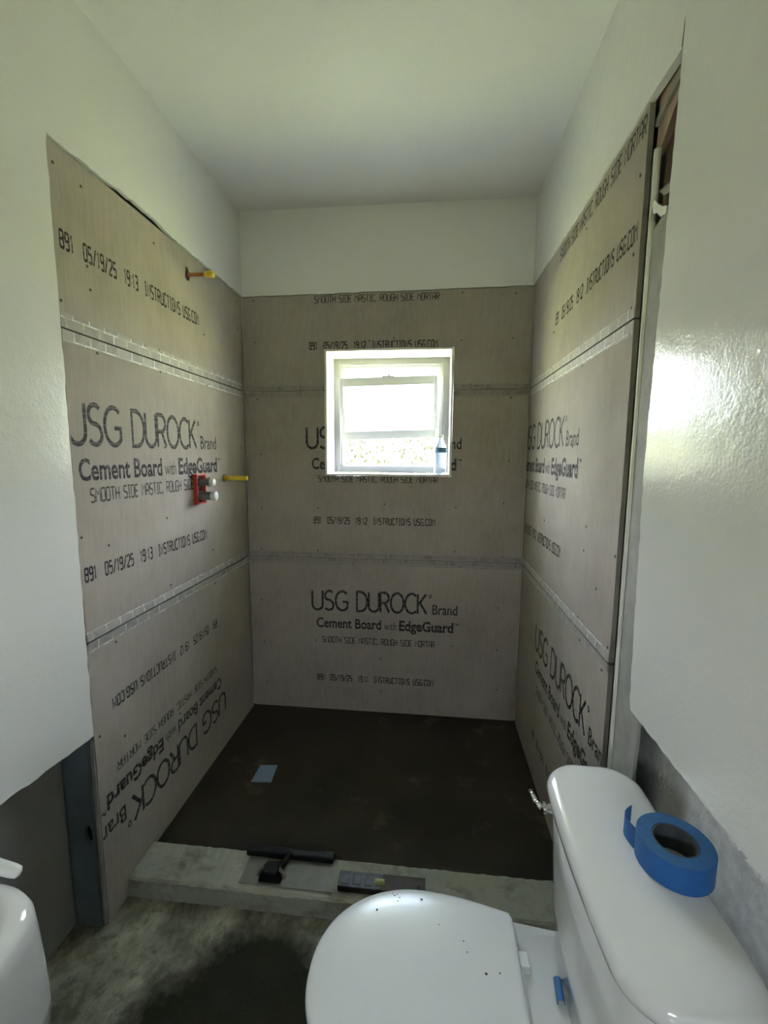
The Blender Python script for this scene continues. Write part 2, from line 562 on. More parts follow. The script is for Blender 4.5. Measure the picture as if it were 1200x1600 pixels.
def ribbon(bm, pts, w_):
    pts = [Vector(p) for p in pts]
    closed = (pts[0] - pts[-1]).length < 1e-6
    if closed:
        pts = pts[:-1]
    n = len(pts)
    L, R = [], []
    for i in range(n):
        a_ = pts[i - 1] if (i > 0 or closed) else None
        b_ = pts[(i + 1) % n] if (i < n - 1 or closed) else None
        d1 = (pts[i] - a_).normalized() if a_ is not None else None
        d2 = (b_ - pts[i]).normalized() if b_ is not None else None
        d1 = d1 if d1 is not None else d2
        d2 = d2 if d2 is not None else d1
        n1 = Vector((-d1.y, d1.x))
        n2 = Vector((-d2.y, d2.x))
        m = (n1 + n2)
        m = m.normalized() if m.length > 1e-4 else n1
        k = 1 / max(.8, m.dot(n1))
        L.append(bm.verts.new((*(pts[i] + m * w_ / 2 * k), 0)))
        R.append(bm.verts.new((*(pts[i] - m * w_ / 2 * k), 0)))
    for i in range(n if closed else n - 1):
        j = (i + 1) % n
        try:
            bm.faces.new((L[i], R[i], R[j], L[j]))
        except ValueError:
            pass

def drawn(text, font, gap, w_):
    bm = bmesh.new()
    x = 0
    for ch in text:
        adv, strokes = font[ch]
        for s in strokes:
            b2 = bmesh.new()
            ribbon(b2, [(px + x, py) for px, py in s], w_)
            tmp = bpy.data.meshes.new('tmp')
            b2.to_mesh(tmp)
            b2.free()
            bm.from_mesh(tmp)
            bpy.data.meshes.remove(tmp)
        x += adv + gap
    return bm

def typed(text, offset=0, spacing=1):
    cu = bpy.data.curves.new('t', 'FONT')
    cu.body = text
    cu.offset = offset
    cu.space_character = spacing
    cu.resolution_u = 3
    o = bpy.data.objects.new('t', cu)
    C.objects.link(o)
    dg = bpy.context.evaluated_depsgraph_get()
    me = bpy.data.meshes.new_from_object(o.evaluated_get(dg))
    bm = bmesh.new()
    bm.from_mesh(me)
    bpy.data.objects.remove(o)
    bpy.data.meshes.remove(me)
    bpy.data.curves.remove(cu)
    for v in bm.verts:
        v.co.y /= .682
        v.co.z = 0
    return bm

def fit(bm, u0, u1, vtop, vbase, flip=False):
    """stretch to the measured extent on the wall; flip = print upside down"""
    xs = [v.co.x for v in bm.verts]
    a_, b_ = min(xs), max(xs)
    for v in bm.verts:
        v.co.x = u0 + (v.co.x - a_) / (b_ - a_) * (u1 - u0)
        v.co.y = vbase + v.co.y * (vtop - vbase)
    return bm

def merge(dst, src):
    tmp = bpy.data.meshes.new('tmp')
    src.to_mesh(tmp)
    src.free()
    dst.from_mesh(tmp)
    bpy.data.meshes.remove(tmp)

def cut(bm, u0, u1, v0, v1, keep_inside):
    for co, no in (((u0, 0, 0), (1, 0, 0)), ((u1, 0, 0), (1, 0, 0)), ((0, v0, 0), (0, 1, 0)), ((0, v1, 0), (0, 1, 0))):
        bmesh.ops.bisect_plane(bm, geom=list(bm.verts) + list(bm.edges) + list(bm.faces), plane_co=co, plane_no=no)
    kill = []
    for f in bm.faces:
        c_ = f.calc_center_median()
        ins = u0 < c_.x < u1 and v0 < c_.y < v1
        if ins != keep_inside:
            kill.append(f)
    bmesh.ops.delete(bm, geom=kill, context='FACES')

def place(name, bm, side, mat, parent, d=.0006, rot=None):
    """rot=(u_mid_sum, v_mid_sum) turns the print upside down"""
    f = AX[side]
    for v in bm.verts:
        u_, v_ = v.co.x, v.co.y
        if rot:
            u_, v_ = rot[0] - u_, rot[1] - v_
        v.co = Vector(f(u_, v_, d))
    # lettering is flat print on the board, a hair off its face
    return link(name, bm, mat, parent)

def print_block(side, board, u0, top, time='19:12', rows=(1, 2, 3, 4), clip=None, hole=None, rot=None, k=1.0, over=None):
    """u0 = left end of the big word, top = z of the board's top edge"""
    over = over or {}
    lines = []
    if 1 in rows:
        a_, b_, zt, zb = over.get(1, (0, .835, .196, .310))
        s = (b_ - a_) / .835
        bm = fit(drawn('USG', ROUND, .13, .125), u0 + a_, u0 + a_ + .218 * s, top - zt, top - zb)
        merge(bm, fit(drawn('DUROCK', ROUND, .10, .125), u0 + a_ + .262 * s, u0 + a_ + .668 * s, top - zt, top - zb))
        reg = drawn('O', ROUND, .1, .3)
        merge(bm, fit(reg, u0 + a_ + .675 * s, u0 + a_ + .692 * s, top - zt - .002, top - zt - .02))
        merge(bm, fit(typed('Brand', .014), u0 + a_ + .696 * s, u0 + b_, top - zb + .055, top - zb - .001))
        lines.append((bm, M['ink']))
    if 2 in rows:
        a_, b_, zt, zb = over.get(2, (.03, .84, .358, .413))
        s = (b_ - a_) / .81
        bm = fit(typed('Cement Board', .024), u0 + a_, u0 + a_ + .375 * s, top - zt, top - zb)
        merge(bm, fit(typed('with', -.004), u0 + a_ + .392 * s, u0 + a_ + .462 * s, top - zt - .010, top - zb))
        merge(bm, fit(typed('EdgeGuard', .034), u0 + a_ + .478 * s, u0 + a_ + .782 * s, top - zt, top - zb))
        merge(bm, fit(typed('TM', .01), u0 + a_ + .785 * s, u0 + b_, top - zt, top - zt - .010))
        lines.append((bm, M['ink']))
    if 3 in rows:
        a_, b_, zt, zb = over.get(3, (.062, .712, .470, .504))
        lines.append((fit(drawn('SMOOTH SIDE MASTIC, ROUGH SIDE MORTAR', SQ, .17, .17), u0 + a_, u0 + b_, top - zt, top - zb), M['ink_thin']))
    if 4 in rows:
        a_, b_, zt, zb = over.get(4, (.03, .708, .702, .735))
        bm = fit(drawn('891  05/19/25  ' + time + '  INSTRUCTIONS USG.COM', SQ, .24, .19), u0 + a_, u0 + b_, top - zt, top - zb)
        lines.append((bm, M['ink']))
    for bm, mat in lines:
        if clip:
            cut(bm, *clip, True)
        if hole:
            cut(bm, *hole, False)
        if len(bm.faces):
            place('printed_lettering', bm, side, mat, board, rot=rot)
        else:
            bm.free()

def screws(side, board, pts):
    bm = bmesh.new()
    f = AX[side]
    for u_, v_ in pts:
        tube(bm, f(u_, v_, -.002), f(u_, v_, .0012), .0042, .0042, 10)
    link('screw_heads', bm, M['screw'], board, kind='stuff')

# ------------------------------------------------------------------ cement boards (5 ft x 3 ft, in three courses)
TH = -.0125
Z1, Z2, ZT = .9172, 1.8312, 2.3206
G = .0025
def board(side, u0, u1, v0, v1, parent, seed, mat, zt0=None, hole=None):
    if zt0 is None:
        zt0 = v1
    if hole:                                   # notch for the window
        hx0, hx1, hz = hole
        if hz[0] == 'top':
            poly = [(u0, v0), (u1, v0), (u1, v1), (hx1, v1), (hx1, hz[1]), (hx0, hz[1]), (hx0, v1), (u0, zt0)]
        else:
            poly = [(u0, v0), (hx0, v0), (hx0, hz[1]), (hx1, hz[1]), (hx1, v0), (u1, v0), (u1, v1), (u0, zt0)]
    else:
        poly = ragged((u0, v0), (u1, v0), 12, .0006, seed) + ragged((u1, v0), (u1, v1), 16, .0012, seed + 1) + ragged((u1, v1), (u0, zt0), 40, .0016 if v1 > 2 else .0006, seed + 2) + ragged((u0, zt0), (u0, v0), 16, .0012, seed + 3)
    o = link('cement_board', slab(side, poly, 0, TH), [mat, M['board_edge_shaded']], parent)
    for pl in o.data.polygons:
        ax_ = pl.normal.y if side == 'back' else pl.normal.x
        pl.material_index = 0 if abs(ax_) > .7 else 1
    return o

H0, H1 = WX0 - T - .001, WX1 + T + .001
b1 = board('back', -.7605, .7605, .001, Z1 - G, wall_back, 20, M['cement_back'])
b2 = board('back', -.7605, .7605, Z1 + G, Z2 - G, wall_back, 21, M['cement_back'], hole=(H0, H1, ('top', WZ0 - T - .001)))
b3 = board('back', -.7605, .7605, Z2 + G, 2.333, wall_back, 22, M['cement_back'], zt0=2.3215, hole=(H0, H1, ('bot', WZ1 + T + .001)))
print_block('back', b1, -.405, Z1, '19:11', over={1: (0, .832, .196, .310)})
hole = (WX0 - .008, WX1 + .008, WZ0 - .008, WZ1 + .008)
print_block('back', b2, -.424, Z2, '19:12', hole=hole, over={1: (0, .848, .193, .305), 2: (.034, .852, .360, .418), 3: (.068, .728, .456, .488), 4: (.04, .718, .686, .721)})
print_block('back', b3, -.424, 2.765, '19:12', rows=(3, 4), over={3: (.06, .716, .447, .480), 4: (.028, .712, .680, .716)})
screws('back', b1, [(-.699, .652), (-.379, .423), (0, .33), (.65, .659), (.649, .415), (.402, .425), (.001, .131), (.658, .181), (-.69, .40), (-.68, .15), (-.159, .883), (.435, .883), (.735, .895), (-.742, .887)])
screws('back', b2, [(-.678, 1.491), (-.683, 1.192), (-.358, 1.195), (.016, 1.223), (.402, 1.212), (.655, 1.237), (.673, 1.465), (-.361, .954), (.402, .968), (.66, .948), (-.69, .955), (.67, 1.79), (-.69, 1.79)])
screws('back', b3, [(-.697, 2.305), (-.697, 2.091), (.408, 2.315), (.673, 2.304), (.409, 2.08), (.67, 2.087), (-.07, 2.088), (.06, 2.10), (-.45, 1.86), (.46, 1.86)])

LY = -1.222
c1 = board('left', LY, -.014, -.048, Z1 - G - .004, wall_left, 30, M['cement_side'])
c2 = board('left', LY, -.014, Z1 + G, Z2 - G, wall_left, 31, M['cement_side'])
c3 = board('left', LY, -.014, Z2 + G, 2.3206, wall_left, 32, M['cement_side'], zt0=2.314)
cl = (LY + .004, -.02)
print_block('left', c2, -1.222, Z2, '19:13', clip=(*cl, Z1, Z2), over={1: (-.012, .868, .198, .318), 2: (.022, .898, .362, .425), 3: (.058, .795, .452, .492), 4: (.012, .742, .688, .728)})
print_block('left', c3, -1.222, 2.765, '19:13', rows=(4,), over={4: (.018, .755, .672, .716)})
# the lowest left board is mounted upside down
print_block('left', c1, 0, .90, '19:12', clip=(-.3, .858, -.05, 1.2), rot=(-.361, .90), over={1: (0, .90, .192, .290), 2: (.042, .860, .335, .385), 3: (.080, .775, .434, .464), 4: (.056, .776, .655, .690)})
screws('left', c3, [(-1.205, 2.258), (-1.109, 2.252), (-.769, 2.251), (-1.107, 2.035), (-1.101, 1.971), (-1.214, 1.904), (-.424, 2.021), (-.066, 2.147), (-.773, 1.874), (-.07, 2.28), (-.42, 1.85)])
screws('left', c2, [(-1.091, 1.791), (-.771, 1.512), (-.421, 1.514), (-.069, 1.524), (-.78, 1.239), (-1.209, 1.239), (-1.101, 1.194), (-.426, 1.037), (-.779, .968), (-1.1, .942), (-.42, 1.80), (-.77, 1.795)])
screws('left', c1, [(-1.101, .87), (-1.091, .529), (-.766, .411), (-1.2, .60), (-.42, .87), (-1.205, .333)])

RY = 1.176
d1 = board('right', .014, RY, -.048, Z1 - G - .002, wall_right, 40, M['cement_side'])
d2 = board('right', .014, RY, Z1 + G, Z2 - G, wall_right, 41, M['cement_side'])
d3 = board('right', .014, RY, Z2 + G, 2.3195, wall_right, 42, M['cement_side'], zt0=2.332)
cr_ = (.018, RY - .003)
print_block('right', d2, -.03, Z2, '19:12', clip=(*cr_, Z1, Z2), over={1: (-.01, .842, .192, .305), 2: (.0, .882, .352, .416), 3: (.0, .73, .464, .502), 4: (0, .71, .690, .730)})
print_block('right', d3, .438, 2.765, '19:12', rows=(3, 4), clip=(.018, RY - .003, 1.8, 2.318), over={3: (.02, .73, .462, .505), 4: (0, .722, .700, .742)})
print_block('right', d1, .372, Z1, '19:12', clip=(*cr_, 0, Z1))
screws('right', d3, [(1.15, 2.176), (1.143, 1.995), (1.155, 1.862), (.76, 2.24), (.42, 2.0), (.41, 1.86)])
screws('right', d2, [(1.026, 1.631), (.934, 1.263), (.925, 1.183), (1.052, 1.093), (1.165, 1.218), (.911, .951), (1.160, .957), (.75, 1.52), (.42, 1.21), (1.155, 1.80), (.80, 1.79), (1.165, 1.62)])
screws('right', d1, [(.257, .732), (.94, .885), (1.13, .875), (.8, .45), (.42, .40), (1.12, .15)])

# joint tape, one strip each side of every seam; its edges wander a little
def seam(side, u0, u1, z, parent, mat, up_=.036, dn=.036, gp=.0022, hole=None, bulge=0, dz=0):
    spans = [(u0, u1)] if not hole else [(u0, hole[0]), (hole[1], u1)]
    for a_, b_ in spans:
        for sgn, wd in ((1, up_), (-1, dn)):
            n = 26
            rnd = random.Random(int((z + sgn * .1 + a_) * 977))
            inner, outer = [], []
            for k in range(n + 1):
                u_ = a_ + (b_ - a_) * k / n
                zz = z + dz * (u_ - u0) / (u1 - u0)
                inner.append((u_, zz + sgn * (gp + rnd.uniform(0, .0012))))
                outer.append((u_, zz + sgn * (wd + rnd.uniform(-.0016, .0016))))
            bm = slab(side, inner + outer[::-1], .0012, .0002)
            f = AX[side]
            if bulge:
                dirn = Vector(f(0, 0, 1)) - Vector(f(0, 0, 0))
                for v in bm.verts:
                    if abs(v.co.z - z) < .008:
                        v.co += dirn * bulge
            link('joint_tape', bm, mat, parent)
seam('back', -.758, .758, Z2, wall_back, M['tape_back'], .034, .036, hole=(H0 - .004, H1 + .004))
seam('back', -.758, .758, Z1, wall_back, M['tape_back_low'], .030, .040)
seam('left', LY + .002, -.016, Z2, wall_left, M['tape_side'], .044, .036)
seam('left', LY + .002, -.016, Z1, wall_left, M['tape_side'], .030, .036, bulge=.004)
seam('right', .016, RY - .002, Z2, wall_right, M['tape_side'], .030, .038)
seam('right', .016, RY - .002, Z1, wall_right, M['tape_side'], .034, .030, bulge=.003)

# ------------------------------------------------------------------ left cavity: steel stud with punched hole, pale board edge
bm = bmesh.new()
x0, x1, zz0, zz1 = -.868, -.7765, -.048, 2.70
hx, hz, hr, hh = -.797, .285, .0125, .032
N = 24
ell = [(hx + hr * math.cos(2 * math.pi * k / N), hz + hh * math.sin(2 * math.pi * k / N)) for k in range(N)]
rect = []
for k in range(N):
    cx_, cz_ = math.cos(2 * math.pi * k / N), math.sin(2 * math.pi * k / N)
    s = min((((x1 - hx) if cx_ > 0 else (hx - x0)) / abs(cx_)) if abs(cx_) > 1e-6 else 9, .09 / abs(cz_) if abs(cz_) > 1e-6 else 9)
    rect.append((hx + cx_ * s, hz + cz_ * s))
Y0 = -1.2345
ve = [bm.verts.new((x, Y0, z)) for x, z in ell]
vb = [bm.verts.new((x, Y0 + .012, z)) for x, z in ell]
vr = [bm.verts.new((x, Y0, z)) for x, z in rect]
for k in range(N):
    j = (k + 1) % N
    bm.faces.new((ve[k], ve[j], vr[j], vr[k]))
    bm.faces.new((ve[k], ve[j], vb[j], vb[k]))
for k in range(N):          # corners the fan leaves open
    j = (k + 1) % N
    a_, b_ = rect[k], rect[j]
    if abs(a_[0] - b_[0]) > 1e-6 and abs(a_[1] - b_[1]) > 1e-6:
        cx_ = x1 if max(a_[0], b_[0]) > hx + .001 and abs(max(a_[0], b_[0]) - x1) < .001 else x0
        cz_ = hz + .09 if (a_[1] + b_[1]) / 2 > hz else hz - .09
        nv = bm.verts.new((cx_, Y0, cz_))
        bm.faces.new((vr[k], vr[j], nv))
for za, zb in ((zz0, hz - .09), (hz + .09, zz1)):
    v4 = [bm.verts.new(p) for p in ((x0, Y0, za), (x1, Y0, za), (x1, Y0, zb), (x0, Y0, zb))]
    bm.faces.new(v4)
box(bm, x1 - .0012, x1, Y0, Y0 + .040, zz0, zz1)
box(bm, x0, x0 + .0012, Y0, Y0 + .040, zz0, zz1)
stud = link('steel_stud', bm, M['steel'], wall_left)
link('edge_strip', slab('left', ragged((LY - .006, -.048), (LY - .006, .60), 20, .0012, 55) + ragged((LY - .0005, .60), (LY - .0005, -.048), 20, .0003, 56), -.0015, -.0125), M['board_edge'], wall_left)
link('stud_hole_shade', bx(-.814, -.779, -1.2215, -1.2205, .24, .33), M['black'], stud)  # black sheet behind the punched hole, painting the shade inside it

# ------------------------------------------------------------------ right cavity: corner strip, stud, wood blocking, torn paper
rs = 1.186
bm = bmesh.new()
prof = [(.7700, -.009), (.7705, -.0135), (.7745, -.0175), (.7800, -.0185), (.7835, -.0175), (.7850, -.012), (.7710, -.008)]
for za, zb in ((-.045, 2.205),):
    n = 40
    rings = []
    for k in range(n + 1):
        z = za + (zb - za) * k / n
        j = random.uniform(-.0007, .0007)
        rings.append([(x + j, -rs + y + j, z) for x, y in prof])
    loft(bm, rings)
link('corner_strip', bm, M['pale_metal'], wall_right, smooth=True)
link('plaster_strip', slab('right', ragged((1.207, -.048), (1.330, -.048), 4, .001, 61) + ragged((1.330, -.048), (1.322, 2.06), 30, .003, 62) + ragged((1.322, 2.06), (1.204, 2.02), 4, .003, 63) + ragged((1.204, 2.02), (1.204, -.048), 20, .0008, 64), -.014, -.022), M['grey_strip'], wall_right)
link('wood_blocking', bx(.800, .8375, -1.36, -1.19, 2.075, 2.255, bev=.002), M['wood'], wall_right)
link('wood_blocking', slab('right', [(1.18, 2.20), (1.21, 2.215), (1.29, 2.285), (1.30, 2.33), (1.18, 2.33)], -.020, -.036), simple('pale_wood', (.50, .36, .27), .7, vary=.3, scale=9), wall_right)
link('wood_blocking', slab('right', [(1.182, 2.262), (1.31, 2.300), (1.31, 2.318), (1.182, 2.276)], -.012, -.0195), M['board_edge'], wall_right)
# dark strip behind the painted sheet edge
link('torn_paper', slab('right', [(1.235, 2.062), (1.243, 2.070), (1.262, 2.052), (1.285, 2.035), (1.302, 2.028), (1.30, 2.012), (1.280, 2.016), (1.258, 2.036), (1.245, 2.040)], .004, .0015), M['paper'], wall_right)
link('torn_paper', slab('right', [(1.250, 2.085), (1.312, 2.075), (1.312, 2.055), (1.275, 2.062)], -.002, -.006), M['board_edge'], wall_right)

def on_wall(*a, **k):
    return link(*a, **k)
link('hairline_crack', slab('right', [(1.3185, 2.32), (1.3215, 2.32), (1.3235, 2.352), (1.3222, 2.372), (1.3215, 2.35)], .0066, .0055), M['grime_hole_shade'], wall_right)
# rough bright tears along the lower edge of the right drywall
bm = bmesh.new()
for (u0_, u1_) in ((1.688, 1.712), (1.728, 1.765)):
    pts = []
    rnd = random.Random(3)
    for k in range(9):
        pts.append((u0_ + (u1_ - u0_) * k / 8, .869 + rnd.uniform(-.003, .003)))
    slab('right', pts + [(p[0] - .004, p[1] - rnd.uniform(.002, .004)) for p in pts[::-1]], .0075, .002, bm)
link('torn_paper', bm, M['paper'], wall_right)

# ------------------------------------------------------------------ window
win = bpy.data.objects.new('window_1', None)
win.location = (.03, .2, WZ0)
C.objects.link(win)
win['kind'] = 'structure'
def W(bm):
    for v in bm.verts:
        v.co -= Vector((.03, .2, WZ0))
    return bm
bm = bmesh.new()
fx0, fx1, fz0, fz1 = WX0, WX1, WZ0 + .002, WZ1
ft = .036
for a in ((fx0, fx0 + ft, fz0, fz1), (fx1 - ft, fx1, fz0, fz1), (fx0 + ft, fx1 - ft, fz1 - ft, fz1), (fx0 + ft, fx1 - ft, fz0, fz0 + ft)):
    box(bm, a[0], a[1], .185, .235, a[2], a[3], bev=.002)
link('window_frame', W(bm), M['alu_dark'], win)
bm = bmesh.new()                       # inner stops
ix0, ix1, iz0, iz1 = fx0 + ft, fx1 - ft, fz0 + ft, fz1 - ft
s_ = .022
for a in ((ix0, ix0 + s_, iz0, iz1), (ix1 - s_, ix1, iz0, iz1), (ix0 + s_, ix1 - s_, iz1 - s_ * .7, iz1), (ix0 + s_, ix1 - s_, iz0, iz0 + .006)):
    box(bm, a[0], a[1], .205, .245, a[2], a[3], bev=.0015)
link('window_stop', W(bm), M['alu'], win)
# hanging awning sash, askew in the frame, leaning in at the top
sw, sh = .558, .345
sash = bpy.data.objects.new('sash', None)
sash.parent = win
sash.location = (.020 - .03, .172 - .2, 1.758 - WZ0)
sash.rotation_euler = (math.radians(7), math.radians(-1.7), math.radians(2.5))
C.objects.link(sash)
bm = bmesh.new()
st_ = .022
for a in ((-sw / 2, -sw / 2 + st_, -sh / 2, sh / 2), (sw / 2 - st_, sw / 2, -sh / 2, sh / 2), (-sw / 2 + st_, sw / 2 - st_, sh / 2 - .047, sh / 2), (-sw / 2 + st_, sw / 2 - st_, -sh / 2, -sh / 2 + .047)):
    box(bm, a[0], a[1], -.010, .010, a[2], a[3], bev=.002)
link('sash_frame', bm, M['alu'], sash)
link('pane', bx(-sw / 2 + st_, sw / 2 - st_, -.002, .002, -sh / 2 + .047, sh / 2 - .047), M['frost'], sash)
bm = bmesh.new()
box(bm, -.035, .035, -.012, -.004, sh / 2, sh / 2 + .006, bev=.001)
box(bm, .0, .010, -.012, -.004, sh / 2, sh / 2 + .018, bev=.001)
link('latch', bm, M['alu'], sash)

# water bottle on the sill
bt = thing('water_bottle', 'clear plastic water bottle with blue label on the window sill', 'bottle', (.314, .045, WZ0 + .0005))
bm = bmesh.new()
R_ = .034
tube(bm, (0, 0, 0), (0, 0, 1), 0, rings=[(0, .022), (.003, .028), (.012, R_), (.02, R_ - .002), (.028, R_), (.05, R_ - .0015), (.07, R_), (.09, R_ - .0015), (.118, R_), (.14, R_), (.158, .028), (.178, .019), (.190, .0125), (.196, .0125)], seg=28)
link('bottle_body', bm, M['bottle'], bt, smooth=True)
bm = bmesh.new()
tube(bm, (0, 0, 0), (0, 0, 1), 0, rings=[(.196, .0145), (.197, .0155), (.210, .0155), (.212, .014)], seg=24)
link('cap', bm, M['white_cap'], bt, smooth=True)
bm = bmesh.new()
tube(bm, (0, 0, 0), (0, 0, 1), 0, rings=[(.118, R_ + .0006), (.142, R_ + .0006)], seg=28, caps=False)
link('label_band', bm, M['label'], bt, smooth=True)

# hedge outside, below the raised sash
hb = bmesh.new()
rnd = random.Random(5)
for k in range(7000):
    x = rnd.uniform(-1.5, 1.3)
    hgt = 1.93 + .06 * math.sin(x * 5) + .04 * math.sin(x * 17)
    z = rnd.uniform(.7, hgt) if k % 9 else rnd.uniform(-.3, .7)
    y = rnd.uniform(2.3, 2.56)
    c_ = Vector((x, y, z))
    L_ = rnd.uniform(.020, .040)
    d = Vector((rnd.uniform(-1, 1), rnd.uniform(-1, .3), rnd.uniform(-.8, .8))).normalized()
    s = d.orthogonal().normalized() * L_ * .33
    p = [c_ - d * L_ / 2, c_ + s, c_ + d * L_ / 2, c_ - s]
    hb.faces.new([hb.verts.new(q) for q in p])
nl = len(hb.faces)
box(hb, -1.45, 1.25, 2.58, 2.85, -.3, 1.90, mat=1)       # twiggy core, shade between the leaves put into its dark colour
me = bpy.data.meshes.new('hedge_leaves')
hb.to_mesh(me)
hb.free()
me.materials.append(M['leaf'])
me.materials.append(simple('hedge_core_shade', (.012, .012, .006), .95))
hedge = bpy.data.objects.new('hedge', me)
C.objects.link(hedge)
hedge['label'] = 'sunlit green hedge of small leaves seen outside through the window'
hedge['category'] = 'hedge'
hedge['kind'] = 'stuff'
struct('ground', bx(-4, 4, .34, 9, -.35, -.30), simple('lawn', (.50, .52, .23), .9))

# ------------------------------------------------------------------ plumbing stubs on the left wall
p = thing('shower_arm_stub', 'brown pipe stub with yellow cap sticking out high on the left wall', 'pipe', (-.762, -.542, 2.229))
bm = bmesh.new()
tube(bm, (0, 0, 0), (.100, 0, .0), .0075, .0075, 18)
link('pipe', bm, M['copper'], p, smooth=False)
bm = bmesh.new()
tube(bm, (0, 0, 0), (1, 0, 0), 0, rings=[(.076, .0105), (.078, .012), (.108, .0135), (.112, .0125), (.116, .009)], seg=22)
link('cap', bm, M['yellow'], p, smooth=True)
bm = slab('left', [(0 + .017 * math.cos(a * .52) * (1 + .3 * math.sin(a * 2.1)), .026 * math.sin(a * .52) * (1 + .25 * math.cos(a * 1.7))) for a in range(12)], .0012, .0004)
for v in bm.verts:
    v.co.x += .762
link('rough_hole', bm, M['grime_hole_shade'], p)  # flat dark patch, the hole's shade is in its colour

p = thing('tub_spout_stub', 'yellow plastic pipe stub on the left wall beside the red rimmed valve', 'pipe', (-.762, -.285, 1.372))
bm = bmesh.new()
tube(bm, (0, 0, 0), (1, 0, 0), 0, rings=[(0, .0125), (.112, .0125), (.114, .012), (.120, .012), (.121, .010)], seg=22)
link('pipe', bm, M['yellow'], p, smooth=True)
bm = slab('left', [(.016 * math.cos(a * .52), .018 * math.sin(a * .52)) for a in range(12)], .0012, .0004)
for v in bm.verts:
    v.co.x += .762
link('rough_hole', bm, M['grime_hole_shade'], p)  # flat patch as well, shade around the pipe put into the colour

p = thing('shower_valve', 'shower valve in a red plastic surround with two capped stems on left wall', 'valve', (-.762, -.548, 1.335))
bm = bmesh.new()
for a in ((-.030, -.024, -.066, .066), (.040, .046, -.066, .066), (-.024, .040, .060, .066), (-.024, .040, -.066, -.060)):
    box(bm, .0008, .020, a[0], a[1], a[2], a[3], bev=.0015)
link('red_surround', bm, M['red'], p)
link('recess', bx(.0006, .0014, -.026, .042, -.062, .062), M['grime_hole_shade'], p)  # flat sheet coloured dark for the shade inside the surround
for zc, r_, ln in ((.030, .0165, .075), (-.030, .021, .082)):
    bm = bmesh.new()
    tube(bm, (0, 0, 0), (1, 0, 0), 0, rings=[(0.001, r_), (.018, r_), (.02, r_ * .92), (ln * .8, r_ * .88)], seg=24)
    for v in bm.verts:
        v.co += Vector((0, .008, zc))
    stem = link('stem', bm, M['brass'], p, smooth=False)
    bm = bmesh.new()
    tube(bm, (0, 0, 0), (1, 0, 0), 0, rings=[(ln * .8, r_ * .95), (ln * .82, r_), (ln * 1.02, r_), (ln * 1.06, r_ * .75)], seg=24)
    for v in bm.verts:
        v.co += Vector((0, .008, zc))
    link('stem_cap', bm, M['white_cap'], stem, smooth=True)

# ------------------------------------------------------------------ shower curb, drain cover
bm = bmesh.new()
nx = 90
rings = []
rnd = random.Random(9)
for k in range(nx + 1):
    x = -.760 + 1.520 * k / nx
    j = lambda a_=.0014: rnd.uniform(-a_, a_)
    rings.append([(x, -.975 + j(), -.045), (x, -.975 + j(), .016 + j()), (x, -.981, .0205 + j()), (x, -1.05, .021 + j()), (x, -1.118 + j(), .0195 + j()), (x, -1.126 + j(.002), .013 + j()), (x, -1.128 + j(), -.02), (x, -1.129 + j(), -.0495)])
loft(bm, rings)
curb = link('shower_curb', bm, M['curb'])
curb['label'] = 'low plastered concrete curb smeared with mortar across the shower entrance'
curb['category'] = 'curb'
bm = bmesh.new()
pts = [(-.529, -.618), (-.436, -.610), (-.445, -.500), (-.527, -.508)]
lo = [bm.verts.new((x, y, .0005)) for x, y in pts]
hi = [bm.verts.new((x * .995 - .002, y, .003)) for x, y in pts]
bm.faces.new(lo[::-1])
bm.faces.new(hi)
for k in range(4):
    bm.faces.new((lo[k], lo[(k + 1) % 4], hi[(k + 1) % 4], hi[k]))
dr = link('drain_cover', bm, M['pale_blue'])
dr['label'] = 'small pale blue taped square over the drain in the dark shower floor'
dr['category'] = 'drain cover'

# ------------------------------------------------------------------ finishing trowel and spirit level on the curb
tw = thing('finishing_trowel', 'finishing trowel with wide grey blade and black handle on the curb', 'trowel', (-.22, -1.045, .0225))
link('blade', bx(-.150, .175, -.060, .058, 0, .0025, bev=.0008), M['blade'], tw)
link('handle_bar', bx(-.165, .160, .040, .075, .0026, .024, bev=.007), M['black'], tw)
bm = bmesh.new()
tube(bm, (-.030, -.02, .016), (.000, .050, .018), .010, .012, 14)
link('shank', bm, M['black'], tw, smooth=True)
bm = bmesh.new()
loft(bm, [[(x * s - .045, y, z * sz + .003) for x, z in ((-.052, 0), (.052, 0), (.046, .018), (.030, .034), (-.030, .034), (-.046, .018))] for y, s, sz in ((-.050, .72, .9), (-.045, .78, 1.0), (-.010, .80, 1.0), (.004, .6, .8))])
link('grip', bm, M['black'], tw)
bm = bmesh.new()
loft(bm, [[(x * s - .045, y, z * sz + .003) for x, z in ((-.052, 0), (.052, 0), (.046, .018), (.030, .034), (-.030, .034), (-.046, .018))] for y, s, sz in ((-.030, 1.0, .82), (-.018, 1.02, .86))])
link('ferrule', bm, M['blade'], tw)

lv = thing('spirit_level', 'short grimy spirit level with yellow green vial lying on the curb', 'level', (.122, -1.065, .0225))
bm = bmesh.new()
box(bm, -.148, .003, -.032, .026, 0, .022, bev=.003)
lb = link('metal_half', bm, M['level_dark'], lv)
bm = bmesh.new()
box(bm, .003, .148, -.030, .028, 0, .021, bev=.002)
link('wooden_half', bm, M['level_wood'], lv)
link('end_cap', bx(.120, .132, -.0305, -.004, .019, .0235, bev=.001), M['black'], lv)
bm = bmesh.new()
tube(bm, (-.022, -.006, .022), (.010, -.006, .022), .011, .011, 18)
link('vial', bm, M['vial'], lv, smooth=False)
bm = bmesh.new()
for k in range(3):
    box(bm, -.14 + k * .042, -.112 + k * .042, -.022, .014, .0215, .0235, bev=.002)
link('rivet_plate', bm, M['level_dark'], lv)

